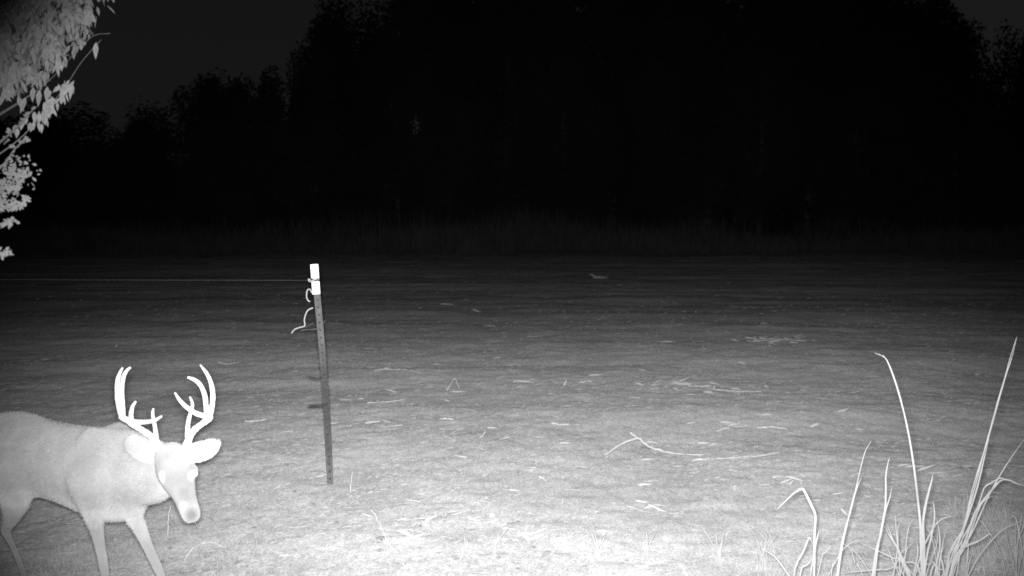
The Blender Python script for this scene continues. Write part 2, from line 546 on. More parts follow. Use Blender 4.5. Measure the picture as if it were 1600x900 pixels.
# ------------------------------------------------------------------ steel fence post with its wire
def fence_post():
    base = ground_at(516, 757)
    d = base.y
    top = P(491, 414, d - 0.05)
    up = np.array(top - base); L = np.linalg.norm(up); up /= L
    e = empty('fence_post', base)
    tag(e, 'leaning dark steel fence post with a bright white banded top', 'fence post')
    sx = np.array([1, 0.12, 0.0]); sx -= up * sx.dot(up); sx /= np.linalg.norm(sx)     # flange direction
    sy = np.cross(up, sx)                                                              # away from camera
    b0 = np.zeros(3)
    def at(h, a=0.0, b=0.0):
        return b0 + up * h + sx * a + sy * b
    # T section, very slightly bowed, lofted from the ground up
    mb = MB()
    prof = [(-.0225, 0), (.0225, 0), (.0225, .005), (.004, .008), (.004, .036), (-.004, .036), (-.004, .008), (-.0225, .005)]
    n = 24
    for i in range(n + 1):
        h = -0.35 + (L + .35) * i / n
        bow = 0.012 * math.sin(math.pi * max(0, h) / L)
        for a, b in prof:
            mb.v.append(tuple(at(h, a * 1.0 + bow, b)))
    m = len(prof)
    for i in range(n):
        for k in range(m):
            a, b = i * m + k, i * m + (k + 1) % m
            mb.f.append((a, b, b + m, a + m))
    mb.f.append(tuple(n * m + k for k in range(m)))
    mb.f.append(tuple(reversed(range(m))))
    shaft = new_obj('shaft', mb.mesh('shaft', M_STEEL, False), e)
    # studs on the face
    sm = MB()
    sm.loft([(0, 0, 0, .0085, .007), (0, -.004, 0, .008, .0065), (0, -.007, 0, .005, .004)], (1, 0, 0), 8)
    smesh = sm.mesh('stud', M_STUD, True)
    h = 0.04
    while h < L - 0.24:
        o = new_obj('stud', smesh, shaft)
        bow = 0.012 * math.sin(math.pi * h / L)
        o.location = at(h, bow, -.0005)
        h += 0.0535
    # two white bands: sleeves round the flange
    for lo, hi in ((L - .092, L + .004), (L - .205, L - .117)):
        bm_ = MB()
        segs = []
        for hh in (lo, (lo + hi) / 2, hi):
            segs.append(hh)
        ring = [(-.027, -.004), (-.02, -.009), (.02, -.009), (.027, -.004), (.027, .010), (.010, .043), (-.010, .043), (-.027, .010)]
        for hh in segs:
            for a, b in ring:
                bm_.v.append(tuple(at(hh, a, b)))
        q = len(ring)
        for i in range(2):
            for k in range(q):
                a, b = i * q + k, i * q + (k + 1) % q
                bm_.f.append((a, b, b + q, a + q))
        bm_.f.append(tuple(reversed(range(q)))); bm_.f.append(tuple(2 * q + k for k in range(q)))
        new_obj('white_band', bm_.mesh('white_band', M_BAND, False), e)
    def rel(px, py, dd=0.0):
        return np.array(P(px, py, d - 0.03 + dd) - base)
    def wire(name, pts, r, mat):
        w = MB()
        w.tube([tuple(rel(*p)) + (rr,) for p, rr in zip(pts, r if isinstance(r, list) else [r] * len(pts))], 8, 5)
        return new_obj(name, w.mesh(name, mat), e)
    wire('hooked_wire', [(488, 458), (484, 452), (480, 454), (479, 463), (481, 469), (484.5, 471.5)], .0045, M_WIRE)
    wire('dangling_wire', [(489, 481), (482, 484), (478, 490), (475.5, 500), (476, 509), (467, 512), (460, 515), (455.5, 520.5)], .0045, M_WIRE)
    wire('wire_tie', [(486, 438, -.03), (482, 436, -.03), (484, 440, -.02), (491, 437, -.05), (497, 434.5, -.02), (498, 438)], .004, M_WIRE)
    wire('clip_wire', [(470, 516.5), (478, 515), (490, 514.5, -.05), (500, 512), (505, 505), (508, 501)], .004, M_STEEL)
    wire('clip_wire', [(476, 512), (484, 508), (490, 504.5)], .0025, M_STEEL)
    wire('clip_wire', [(478, 588), (484, 589), (491, 591, -.04), (498, 591, -.05), (505, 589.5)], [.002, .004, .006, .005, .003], M_INSUL)
    wire('insulator', [(481, 636), (486, 634.5), (492, 634.5, -.02), (499, 634, -.05), (507, 633, -.03), (511, 631)], [.003, .009, .010, .010, .009, .005], M_INSUL)
    return base, d
post_base, post_d = fence_post()

def fence_wire():
    mb = MB()
    pts = []
    a = P(487.5, 438, post_d - .03)
    for k in range(13):
        u = k / 12
        pts.append((a.x - 7.5 * u, a.y + 0.9 * u, a.z - 0.02 * math.sin(math.pi * u) + 0.02 * u, .0007))
    mb.tube(pts, 6, 3)
    o = new_obj('fence_wire', mb.mesh('fence_wire', M_FENCEWIRE, origin=a))
    o.location = a
    tag(o, 'single thin wire running left from the white-topped post', 'wire')
fence_wire()

# ------------------------------------------------------------------ the deer
def build_deer():
    F = np.array([0.84, -0.54, 0.0]); F /= np.linalg.norm(F)
    R = np.array([F[1], -F[0], 0.0])                     # its right side, towards the camera
    w0 = P(165, 670, 5.10)
    O = np.array([w0.x, w0.y, 0.0])
    def D(s, r, z):
        return O + F * s + R * r + np.array([0, 0, z])
    W = lambda px, py, d: np.array(P(px, py, d))
    mb = MB()
    def loft(secs, side, n=5, seg=22):
        mb.loft([tuple(q) for q in catmull(secs, n)], side, seg)
    def sec(p, a, b):
        return tuple(p) + (a, b)
    # trunk: rump to brisket
    loft([sec(D(-.955, 0, .76), .02, .03), sec(D(-.93, 0, .76), .075, .095), sec(D(-.85, 0, .755), .125, .155),
          sec(D(-.70, 0, .735), .155, .195), sec(D(-.50, 0, .717), .155, .190), sec(D(-.30, 0, .71), .165, .192),
          sec(D(-.12, 0, .70), .162, .205), sec(D(.02, 0, .69), .150, .218), sec(D(.12, 0, .675), .130, .195),
          sec(D(.20, 0, .665), .105, .15), sec(D(.262, 0, .67), .05, .08)], R)
    # shoulder muscle masses and haunches
    for sgn in (1, -1):
        loft([sec(D(-.0, .065 * sgn, .935), .03, .04), sec(D(.0, .095 * sgn, .85), .05, .09), sec(D(.04, .115 * sgn, .70), .055, .105),
              sec(D(.02, .11 * sgn, .60), .05, .08), sec(D(.0, .11 * sgn, .54), .03, .04)], R, 4, 14)
    # neck: heavy autumn neck running towards the camera
    n0, n3 = D(-.02, 0, .775), W(263, 716, 4.80)
    loft([sec(n0, .12, .15), sec(D(.14, 0, .755), .12, .175), sec(D(.14, 0, .755) * .55 + n3 * .45 + [0, 0, -.04], .105, .165),
          sec(D(.14, 0, .755) * .2 + n3 * .8 + [0, 0, -.045], .09, .145), sec(n3 + [0, 0, -.03], .078, .115), sec(n3 + (n3 - n0) * .06 + [0, 0, -.01], .05, .06)], R, 5, 20)
    # head: poll to nose, hanging, face to the camera
    N = np.array([0.10, -0.95, 0.22]); N /= np.linalg.norm(N)      # the way the face looks
    def hs(px, py, d, hw, hd):
        return sec(W(px, py, d), hw, hd)
    latv = np.array([1.0, 0.10, 0.02])
    loft([hs(264, 694, 4.70, .030, .03), hs(265, 700, 4.70, .056, .055), hs(268, 715, 4.675, .070, .075), hs(272.5, 731, 4.65, .078, .085),
          hs(277, 745, 4.625, .073, .084), hs(283, 760, 4.60, .061, .074), hs(289, 776, 4.58, .047, .060), hs(294, 791, 4.56, .043, .050),
          hs(298, 802, 4.545, .0405, .044), hs(300, 810, 4.54, .035, .036), hs(301, 815.5, 4.54, .020, .020)], latv, 5, 24)
    # brow ridges round the eyes
    for ex, ey, dd in ((256, 735, 4.63), (303.5, 735, 4.625)):
        loft([hs(ex + (4 if ex < 280 else -3), ey - 9, dd, .010, .010), hs(ex, ey, dd - .012, .020, .018), hs(ex + (3 if ex < 280 else -2), ey + 11, dd - .005, .011, .011)], latv, 4, 10)
    # lower jaw and cheeks
    loft([hs(268, 748, 4.72, .045, .045), hs(280, 768, 4.68, .04, .045), hs(290, 790, 4.63, .032, .035), hs(296, 806, 4.595, .024, .022)], latv, 4, 14)
    # ears: thick cupped leaves held out sideways, open to the camera
    def ear(pts, w, cup):
        p = catmull([tuple(W(*q)) for q in pts], 5)
        n = len(p)
        for layer, off in ((0, 0.0), ):
            b = len(mb.v); cols = 9
            for side_ in (0, 1):
                for i, q in enumerate(p):
                    t = p[min(i + 1, n - 1)] - p[max(i - 1, 0)]; t /= np.linalg.norm(t)
                    sd = np.cross(t, N); sd /= np.linalg.norm(sd)
                    nn = np.cross(sd, t)
                    if nn.dot(N) < 0:
                        nn = -nn
                    u = i / (n - 1)
                    ww = w * (0.42 + 0.58 * math.sin(math.pi * min(1, u * 1.05) ** 0.85)) * (1 if u < .7 else max(.12, math.sqrt(max(0, 1 - ((u - .7) / .3) ** 2))))
                    for c in range(cols):
                        k = -1 + 2 * c / (cols - 1)
                        cupd = cup * (k * k) * (1 - .3 * u) - .008
                        th = 0.0075 if side_ == 0 else -0.0075
                        mb.v.append(tuple(q + sd * ww * k + nn * (cupd + th * (1 - .35 * k * k))))
            m = n * cols
            def idx(s, i, c): return b + s * m + i * cols + c
            for i in range(n - 1):
                for c in range(cols - 1):
                    mb.f.append((idx(0, i, c), idx(0, i, c + 1), idx(0, i + 1, c + 1), idx(0, i + 1, c)))
                    mb.f.append((idx(1, i, c), idx(1, i + 1, c), idx(1, i + 1, c + 1), idx(1, i, c + 1)))
                mb.f.append((idx(0, i, 0), idx(0, i + 1, 0), idx(1, i + 1, 0), idx(1, i, 0)))
                e = cols - 1
                mb.f.append((idx(0, i, e), idx(1, i, e), idx(1, i + 1, e), idx(0, i + 1, e)))
            for c in range(cols - 1):
                mb.f.append((idx(0, 0, c), idx(1, 0, c), idx(1, 0, c + 1), idx(0, 0, c + 1)))
                mb.f.append((idx(0, n - 1, c), idx(0, n - 1, c + 1), idx(1, n - 1, c + 1), idx(1, n - 1, c)))
    ear([(249, 717, 4.69), (236, 711, 4.69), (217, 699, 4.70), (204, 688, 4.715), (198, 682, 4.72)], .050, .022)
    ear([(288, 714, 4.67), (300, 709, 4.67), (320, 704, 4.67), (336, 695, 4.675), (345, 690, 4.68)], .046, .020)
    # legs: (px, py, depth, half width)
    def leg(pts, seg=14):
        loft([tuple(W(a, b_, d)) + (r, r * k) for a, b_, d, r, k in pts], R, 5, seg)
    def gpy(d):
        return 340 + FPX * CAM_H / d
    leg([(120, 735, 5.00, .055, 1.5), (132, 768, 4.99, .060, 1.35), (141, 792, 4.99, .051, 1.2), (150, 822, 5.0, .034, 1.05), (156, 852, 5.0, .0245, 1.0),
         (161, 878, 5.0, .0225, 1.05), (164, 897, 5.0, .020, 1.0), (168, 930, 5.01, .0145, 1.0), (170, 958, 5.02, .016, 1.1), (175, 975, 5.0, .019, 1.1)])       # right fore
    leg([(190, 765, 5.02, .052, 1.4), (206, 800, 4.985, .044, 1.15), (218, 824, 4.96, .0325, 1.05), (232, 856, 4.93, .0245, 1.0), (246, 886, 4.90, .022, 1.05),
         (252, 900, 4.88, .0195, 1.0), (264, 935, 4.86, .0145, 1.0), (273, 965, 4.83, .0155, 1.1), (280, 990, 4.81, .019, 1.1)])                                # left fore
    leg([(-18, 700, 5.36, .10, 1.6), (5, 745, 5.30, .095, 1.5), (22, 775, 5.29, .073, 1.35), (20, 800, 5.33, .049, 1.2), (13, 818, 5.38, .031, 1.15), (9, 829, 5.41, .0225, 1.3),
         (14, 842, 5.41, .0165, 1.1), (24, 863, 5.39, .0145, 1.0), (40, 905, 5.36, .0145, 1.05), (48, 926, 5.35, .016, 1.1), (54, 942, 5.33, .018, 1.1)])     # right hind
    leg([(-35, 700, 5.62, .09, 1.6), (-40, 745, 5.62, .085, 1.5), (-50, 775, 5.66, .06, 1.3), (-66, 803, 5.72, .028, 1.3), (-62, 830, 5.72, .018, 1.1),
         (-56, 870, 5.70, .0145, 1.05), (-52, 890, 5.69, .016, 1.1), (-49, 907, 5.68, .018, 1.1)])                                                            # left hind
    # tail
    loft([sec(D(-.90, 0, .90), .035, .025), sec(D(-.97, 0, .85), .045, .03), sec(D(-1.0, 0, .74), .045, .025), sec(D(-1.0, 0, .66), .015, .01)], R, 4, 10)

    tmp = mb.mesh('tmp', None)
    to = bpy.data.objects.new('tmp', tmp)
    COL.objects.link(to)
    rm = to.modifiers.new('r', 'REMESH'); rm.mode = 'VOXEL'; rm.voxel_size = 0.0065
    smo = to.modifiers.new('s', 'SMOOTH'); smo.factor = 0.5; smo.iterations = 7
    dg = bpy.context.evaluated_depsgraph_get()
    me = bpy.data.meshes.new_from_object(to.evaluated_get(dg))
    bpy.data.objects.remove(to)
    origin = D(-.35, 0, 0)
    nv = len(me.vertices)
    co = np.empty(nv * 3); me.vertices.foreach_get('co', co); co = co.reshape(-1, 3)
    ed = np.empty(len(me.edges) * 2, dtype=np.int64); me.edges.foreach_get('vertices', ed); ed = ed.reshape(-1, 2)
    deg = np.bincount(ed.ravel(), minlength=nv)[:, None]
    hc = W(275, 735, 4.63)
    far_head = np.clip((np.linalg.norm(co - hc, axis=1) - .15) / .08, 0, 1)
    for q_, r_ in ((W(297, 800, 4.55), .09), (W(215, 698, 4.70), .085), (W(325, 702, 4.67), .09)):
        far_head = far_head * np.clip((np.linalg.norm(co - q_, axis=1) - r_) / .05, 0, 1)
    wt = (far_head * np.clip((co[:, 2] - .50) / .06, 0, 1))[:, None] * .6
    for _ in range(150):
        acc = np.zeros_like(co)
        for ax in range(3):
            acc[:, ax] = np.bincount(ed[:, 0], co[ed[:, 1], ax], nv) + np.bincount(ed[:, 1], co[ed[:, 0], ax], nv)
        co += wt * (acc / np.maximum(deg, 1) - co)
    me.vertices.foreach_set('co', co.ravel())
    # coat: grey-brown back, paler belly, throat, eye rings, muzzle band, inside of the ears
    s = (co - O) @ F; z = co[:, 2]
    coat = np.full(nv, 0.325)
    coat -= 0.05 * np.clip((z - .74) / .15, 0, 1) * np.clip((.3 - s) / .3, 0, 1)
    coat += 0.09 * np.clip((.62 - z) / .09, 0, 1) * np.clip((z - .42) / .12, 0, 1)
    def patch(p, rad, val, soft=.5):
        nonlocal coat
        d_ = np.linalg.norm(co - p, axis=1) / rad
        wgt = np.clip((1 - d_) / soft, 0, 1)
        coat = coat * (1 - wgt) + val * wgt
    patch(W(280, 750, 4.60), .17, .245, .35)
    patch(W(272, 718, 4.57), .085, .32, 1.0)
    patch(W(256, 745, 4.58), .036, .45, .6)
    patch(W(304, 743, 4.58), .034, .45, .6)
    patch(W(266, 755, 4.57), .028, .30, .8)
    patch(W(288, 772, 4.50), .05, .18, .9)
    patch(W(286, 792, 4.51), .030, .36, .7)
    patch(W(301, 793, 4.51), .022, .32, .8)
    patch(W(300, 806, 4.50), .046, .165, .7)
    patch(W(255, 775, 4.72), .06, .40, .9)            # throat patch
    patch(W(222, 700, 4.70), .088, .34, .4)
    patch(W(320, 705, 4.67), .088, .34, .4)
    patch(W(30, 775, 5.25), .05, .38, .9)
    me.materials.clear()
    me.materials.append(M_COAT)
    at_ = me.attributes.new('coat', 'FLOAT', 'POINT')
    at_.data.foreach_set('value', coat.astype(np.float32))
    me.transform(__import__('mathutils').Matrix.Translation(-Vector(origin)))
    me.polygons.foreach_set('use_smooth', [True] * len(me.polygons))
    root = empty('deer', origin)
    tag(root, 'antlered buck walking right with lowered head turned to the camera', 'deer')
    me.name = 'body'
    body = new_obj('body', me, root)
    # short coat hair lying back along the body
    me.calc_loop_triangles()
    npoly = len(me.polygons)
    cen = np.empty(npoly * 3); me.polygons.foreach_get('center', cen); cen = cen.reshape(-1, 3)
    nor = np.empty(npoly * 3); me.polygons.foreach_get('normal', nor); nor = nor.reshape(-1, 3)
    v0 = np.empty(npoly, dtype=np.int32); me.polygons.foreach_get('loop_start', v0)
    lv = np.empty(len(me.loops), dtype=np.int32); me.loops.foreach_get('vertex_index', lv)
    pc = coat[lv[v0]]
    hr = np.random.default_rng(77)
    NH = 90000
    pi = hr.integers(npoly, size=NH)
    root_p = cen[pi] + hr.normal(0, .003, (NH, 3)); nn = nor[pi]
    wc = cen[pi] + origin
    headw = np.clip(1 - (np.linalg.norm(wc - W(278, 745, 4.63), axis=1) - .19) / .06, 0, 1)[:, None]
    flow = (-F * .75 + np.array([0, 0, -.55])) * (1 - headw) + np.array([-.1, .1, .9]) * headw * 1.0
    flow = flow + hr.normal(0, .28, (NH, 3))
    flow -= nn * (flow * nn).sum(1, keepdims=True)
    flow /= np.linalg.norm(flow, axis=1, keepdims=True) + 1e-6
    legw = np.clip((.50 - wc[:, 2]) / .08, 0, 1)[:, None]
    ln = hr.uniform(.012, .022, (NH, 1)) * (1 - .72 * headw) * (1 - .72 * legw)
    tip = root_p + flow * ln + nn * ln * hr.uniform(.12, .38, (NH, 1))
    sd = np.cross(flow, nn) * hr.uniform(.0006, .0012, (NH, 1))
    hv = np.stack([root_p - sd - nn * .001, root_p + sd - nn * .001, tip], 1).reshape(-1, 3)
    hm_ = bpy.data.meshes.new('coat_hair')
    hm_.from_pydata(hv.tolist(), [], np.arange(3 * NH).reshape(-1, 3).tolist())
    ha = hm_.attributes.new('coat', 'FLOAT', 'POINT')
    ha.data.foreach_set('value', np.repeat(pc[pi] * hr.uniform(.72, 1.28, NH), 3).astype(np.float32))
    hm_.materials.append(M_COAT)
    ho = new_obj('coat_hair', hm_, root)
    ho['kind'] = 'stuff'

    # antlers: px/py read in the photo, depth chosen so that the beams sweep out and forward
    Z = lambda u, v, d, r: tuple(W(160 + u / 4.5, 560 + v / 4.5, d) - origin) + (r * .78,)
    def antler(beams):
        a = MB()
        ar = random.Random(len(beams))
        for b in beams:
            c = catmull([Z(*q) for q in b], 6)
            rough = .07 if b is beams[0] else .035
            a.tube([tuple(q[:3]) + (q[3] * (1 + ar.gauss(0, rough)),) for q in c], 12, 1)
        b0 = np.array(Z(*beams[0][1])); b1 = np.array(Z(*beams[0][2]))
        ax = (b1 - b0)[:3]; ax /= np.linalg.norm(ax)
        base = b0[:3] - ax * .012
        for k in range(11):
            th = 2 * math.pi * k / 11
            sd_ = np.cross(ax, [0, 1, .1]); sd_ /= np.linalg.norm(sd_); up_ = np.cross(ax, sd_)
            p_ = base + (sd_ * math.cos(th) + up_ * math.sin(th)) * .0175
            a.loft([tuple(p_ - ax * .007) + (.002, .002), tuple(p_) + (.006, .006), tuple(p_ + ax * .009) + (.002, .002)], (1, 0, 0), 6)
        return new_obj('antler', a.mesh('antler', M_ANTLER), root)
    antler([
        [(412, 655, 4.67, .021), (398, 622, 4.66, .0225), (352, 556, 4.66, .019), (300, 518, 4.67, .0175), (225, 470, 4.68, .017), (150, 418, 4.67, .0165), (135, 398, 4.64, .0155),
         ],
        [(128, 412, 4.66, .014), (165, 432, 4.62, .0155), (230, 446, 4.57, .014), (300, 447, 4.52, .0125), (365, 436, 4.47, .010), (415, 408, 4.43, .005)],        # main beam going forward
        [(140, 415, 4.66, .015), (118, 340, 4.68, .0145), (105, 250, 4.69, .0135), (107, 160, 4.69, .0125), (122, 105, 4.68, .009), (142, 66, 4.67, .005)],          # long tine
        [(145, 410, 4.64, .0145), (140, 330, 4.62, .014), (136, 230, 4.61, .0125), (146, 140, 4.60, .0115), (168, 90, 4.59, .009), (197, 64, 4.58, .005)],           # second long tine
        [(203, 432, 4.59, .0135), (202, 385, 4.585, .0115), (214, 335, 4.58, .009), (236, 302, 4.575, .005)],                                                        # short tine
        [(378, 570, 4.65, .016), (372, 500, 4.62, .0115), (362, 440, 4.60, .0095), (353, 390, 4.59, .008), (359, 352, 4.585, .004)],                                # brow tine
    ])
    antler([
        [(584, 655, 4.65, .021), (590, 622, 4.645, .0225), (612, 556, 4.645, .020), (645, 505, 4.65, .0175), (700, 460, 4.66, .0165), (750, 425, 4.66, .016), (758, 408, 4.64, .014)],
        [(758, 415, 4.65, .014), (715, 404, 4.60, .0145), (655, 385, 4.55, .013), (595, 345, 4.50, .0115), (545, 295, 4.46, .009), (510, 242, 4.43, .004)],
        [(750, 420, 4.66, .015), (770, 340, 4.68, .014), (776, 250, 4.69, .013), (762, 170, 4.69, .0115), (733, 105, 4.68, .009), (688, 46, 4.67, .004)],
        [(735, 408, 4.63, .015), (728, 330, 4.60, .0135), (718, 255, 4.585, .0125), (690, 190, 4.57, .0115), (650, 152, 4.56, .0095), (598, 132, 4.55, .0055)],
        [(600, 560, 4.64, .016), (600, 480, 4.61, .012), (612, 410, 4.59, .0105), (632, 340, 4.575, .009), (630, 305, 4.57, .007), (615, 270, 4.565, .004)],
    ])
    # eyes, their eyeshine from the flash painted in as a pale colour
    for ex, ey, dd in ((257, 741, 4.597), (304, 740.5, 4.589)):
        m = MB()
        c = W(ex, ey, dd) - origin
        m.loft([tuple(c + N * .0135 * math.cos(a)) + (max(.0006, .0135 * math.sin(a)),) * 2 for a in np.linspace(0.03, math.pi - .03, 12)], (1, 0, 0), 18)
        new_obj('eye', m.mesh('eye', M_EYE), root)
    # hooves
    for px, d, sx in ((176, 4.99, 0), (282, 4.80, 0), (56, 5.325, 0), (-47, 5.675, 0)):
        g = ground_at(px, 340 + FPX * CAM_H / d)
        hm = MB()
        for q in (-1, 1):
            c = np.array(g) + R * .014 * q - origin
            hm.loft([tuple(c - F * .01 + [0, 0, .065]) + (.010, .012), tuple(c + F * .01 + [0, 0, .035]) + (.013, .026),
                     tuple(c + F * .022 + [0, 0, .0]) + (.014, .036), tuple(c + F * .022 + [0, 0, -.01]) + (.013, .034)], R, 10)
        new_obj('hoof', hm.mesh('hoof', M_HOOF), root)
build_deer()

# ------------------------------------------------------------------ overhanging tree at the upper left
def leaf_mesh(name, l, w, mat, seed):
    r = random.Random(seed)
    v, f = [], []
    prof = [(0, .04), (.14, .55), (.34, 1.0), (.58, .84), (.8, .42), (1, .0)]
    for u, k in prof:
        dz = -.10 * l * math.sin(u * 2.2 + r.uniform(-.3, .3))
        v += [(-w * k, dz + .12 * w * k, -u * l), (0, dz - .10 * w, -u * l), (w * k, dz + .12 * w * k, -u * l)]
    for i in range(len(prof) - 1):
        a = 3 * i
        f += [(a, a + 1, a + 4, a + 3), (a + 1, a + 2, a + 5, a + 4)]
    return mesh(name, v, f, mat)
LEAVES = [leaf_mesh('leaf', .056, .0092, M_LEAF, 1), leaf_mesh('leaf', .050, .0105, M_LEAF, 2), leaf_mesh('leaf', .044, .009, M_LEAF, 3), leaf_mesh('leaf', .062, .0105, M_LEAF, 4)]
SLEAVES = [leaf_mesh('leaf', .018, .0048, M_SHRUBLEAF, 5), leaf_mesh('leaf', .014, .0042, M_SHRUBLEAF, 6)]

def inside(px, py, poly):
    c = False
    for i in range(len(poly)):
        x1, y1 = poly[i]; x2, y2 = poly[i - 1]
        if (y1 > py) != (y2 > py) and px < (x2 - x1) * (py - y1) / (y2 - y1) + x1:
            c = not c
    return c

def to_px(p):
    c, s = math.cos(PITCH), math.sin(PITCH)
    x, y, z = p[0], p[1], p[2] - CAM_H
    dep = y * c - z * s
    return 800 + FPX * x / dep, 450 - FPX * (y * s + z * c) / dep

def place_leaves(root, items, data, cap=300):
    """items: (pos, rot, scale, variant). Those in view that stand largest become leaves, the rest one foliage part."""
    from mathutils import Matrix, Euler
    seen = [it for it in items if -6 < to_px(it[0])[0] and -6 < to_px(it[0])[1]]
    seen.sort(key=lambda it: -it[2] / it[0][1])
    single = seen[:cap]
    ids = set(id(i) for i in single)
    o0 = np.array(root.location)
    for it in single:
        o = new_obj('leaf', data[it[3]], root)
        o.location = np.array(it[0]) - o0
        o.rotation_euler = it[1]
        o.scale = (it[2],) * 3
    v, f = [], []
    for it in items:
        if id(it) in ids:
            continue
        M = Matrix.Translation(Vector(np.array(it[0]) - o0)) @ Euler(it[1]).to_matrix().to_4x4() @ Matrix.Scale(it[2], 4)
        b = len(v)
        me = data[it[3]]
        v += [tuple(M @ q.co) for q in me.vertices]
        f += [tuple(b + k for k in p.vertices) for p in me.polygons]
    if v:
        o = new_obj('foliage', mesh('foliage', v, f, data[0].materials[0]), root)
        o['kind'] = 'stuff'

def overhanging_tree():
    r = random.Random(21)
    tb = P(-330, 900, 4.9)
    base = Vector((tb.x, 4.9, float(height(tb.x, 4.9))))
    root = empty('overhanging_tree', base)
    tag(root, 'leafy tree overhanging the upper left corner with drooping pale leaves', 'tree')
    o0 = np.array(base)
    tr = MB()
    tr.tube([(0, 0, -.1, .16), (.02, 0, 1.0, .13), (-.03, .03, 2.2, .12), (.03, 0, 3.4, .09), (.1, -.05, 4.6, .05), (.12, 0, 5.4, .015)], 14)
    new_obj('trunk', tr.mesh('trunk', M_BARK), root)
    def on_trunk(z):
        return tuple(np.array([0, 0, z]) + o0)
    limbs = [
        [on_trunk(1.9), tuple(P(-160, 335, 4.6)), tuple(P(0, 240, 4.2)), tuple(P(62, 184, 4.1)), tuple(P(104, 132, 4.05)), tuple(P(128, 96, 4.05)), tuple(P(158, 62, 4.05))],
        [on_trunk(2.1), tuple(P(-160, 270, 4.7)), tuple(P(-20, 190, 4.4)), tuple(P(45, 150, 4.3)), tuple(P(85, 118, 4.3)), tuple(P(140, 60, 4.25)), tuple(P(172, 52, 4.25))],
        [on_trunk(2.4), tuple(P(-150, 150, 4.7)), tuple(P(-10, 80, 4.4)), tuple(P(70, 40, 4.3)), tuple(P(130, 5, 4.2)), tuple(P(180, -40, 4.2))],
        [on_trunk(2.7), tuple(P(-130, 60, 4.5)), tuple(P(0, 10, 4.1)), tuple(P(90, -40, 3.9)), tuple(P(160, -80, 3.8))],
        [on_trunk(2.2), tuple(P(-180, 220, 4.5)), tuple(P(-40, 130, 4.0)), tuple(P(30, 95, 3.8)), tuple(P(95, 60, 3.7))],
        [on_trunk(2.9), tuple(P(-100, -20, 4.7)), tuple(P(40, -90, 4.4)), tuple(P(150, -150, 4.3))],
    ]
    LP = []
    for k, l in enumerate(limbs):
        n = len(l)
        b = MB()
        pts = [(q[0] - o0[0], q[1] - o0[1], q[2] - o0[2], max(.0011, (.016 if k else .008) * (1 - i / (n - .6)) ** 2.6)) for i, q in enumerate(l)]
        b.tube(pts, 8, 6)
        new_obj('branch', b.mesh('branch', M_TWIG), root)
        for q in catmull(l, 10)[14:]:
            LP.append(q)
    poly = [(-260, -220), (225, -220), (205, -60), (182, 2), (166, 18), (160, 40), (140, 62), (138, 84), (122, 90), (110, 100), (100, 122), (86, 128), (70, 140), (46, 146), (30, 158), (14, 172), (-40, 200), (-260, 300)]
    items = []
    tw = MB()
    lim = np.array(LP)
    cnt = 0
    while cnt < 560:
        px, py, d = r.uniform(-230, 190), r.uniform(-190, 170), r.uniform(3.65, 4.75)
        if not inside(px, py, poly):
            continue
        if r.random() < 0.35 and px < -20:
            continue
        cnt += 1
        p = np.array(P(px, py, d))
        q = lim[np.argmin(((lim - p - [-.12, 0, .05]) ** 2).sum(1))]
        if np.linalg.norm(p - q) > .75:
            q = p + np.array([-.3, r.uniform(-.1, .1), r.uniform(-.02, .12)])
        mid = (p + q) / 2 + np.array([0, 0, .03 + .08 * np.linalg.norm(p - q)])
        c = catmull([tuple(q), tuple(mid), tuple(p)], 6)
        tw.tube([tuple(a - o0) + (.0030 * (1 - .7 * i / 12),) for i, a in enumerate(c)], 5, 1)
        for i, a in enumerate(c):
            if i < 3:
                continue
            for s in (-1, 1):
                pos = a + np.array([r.gauss(0, .014), r.gauss(0, .014), r.gauss(0, .008) - .004])
                x, y = to_px(pos)
                if not inside(x, y + 6, poly) or not inside(x, y + 20, poly) and r.random() < .7:
                    continue
                items.append((tuple(pos), (r.gauss(0, .35), r.gauss(0.05, .33), r.gauss(0, .7)), r.uniform(.48, .86), r.randrange(4)))
    t = new_obj('twigs', tw.mesh('twigs', M_TWIG), root)
    t['kind'] = 'stuff'
    # sparser leaves along the lowest twig
    low = catmull(limbs[0], 16)
    for a in low:
        x, y = to_px(a)
        if 55 < x < 112 and r.random() < .95:
            for k in range(3):
                items.append((tuple(a + np.array([r.gauss(0, .012), r.gauss(0, .03), -.004])), (r.gauss(0, .3), r.gauss(0.25, .3), r.gauss(0, .7)), r.uniform(.55, .85), r.randrange(4)))
    for px, py in ((150, 66), (52, 136), (62, 140), (74, 135), (28, 150), (40, 152), (68, 160)):
        items.append((tuple(P(px, py, 4.0)), (r.gauss(0, .2), r.gauss(0, .2), 0), 1.1, 0))
    for px, py in ((43, 183), (35, 188), (12, 199), (22, 196), (54, 174), (28, 200)):
        items.append((tuple(P(px, py, 3.95)), (0.2, r.gauss(0, .5), 0.2), .75, 1))
    place_leaves(root, items, LEAVES)
overhanging_tree()

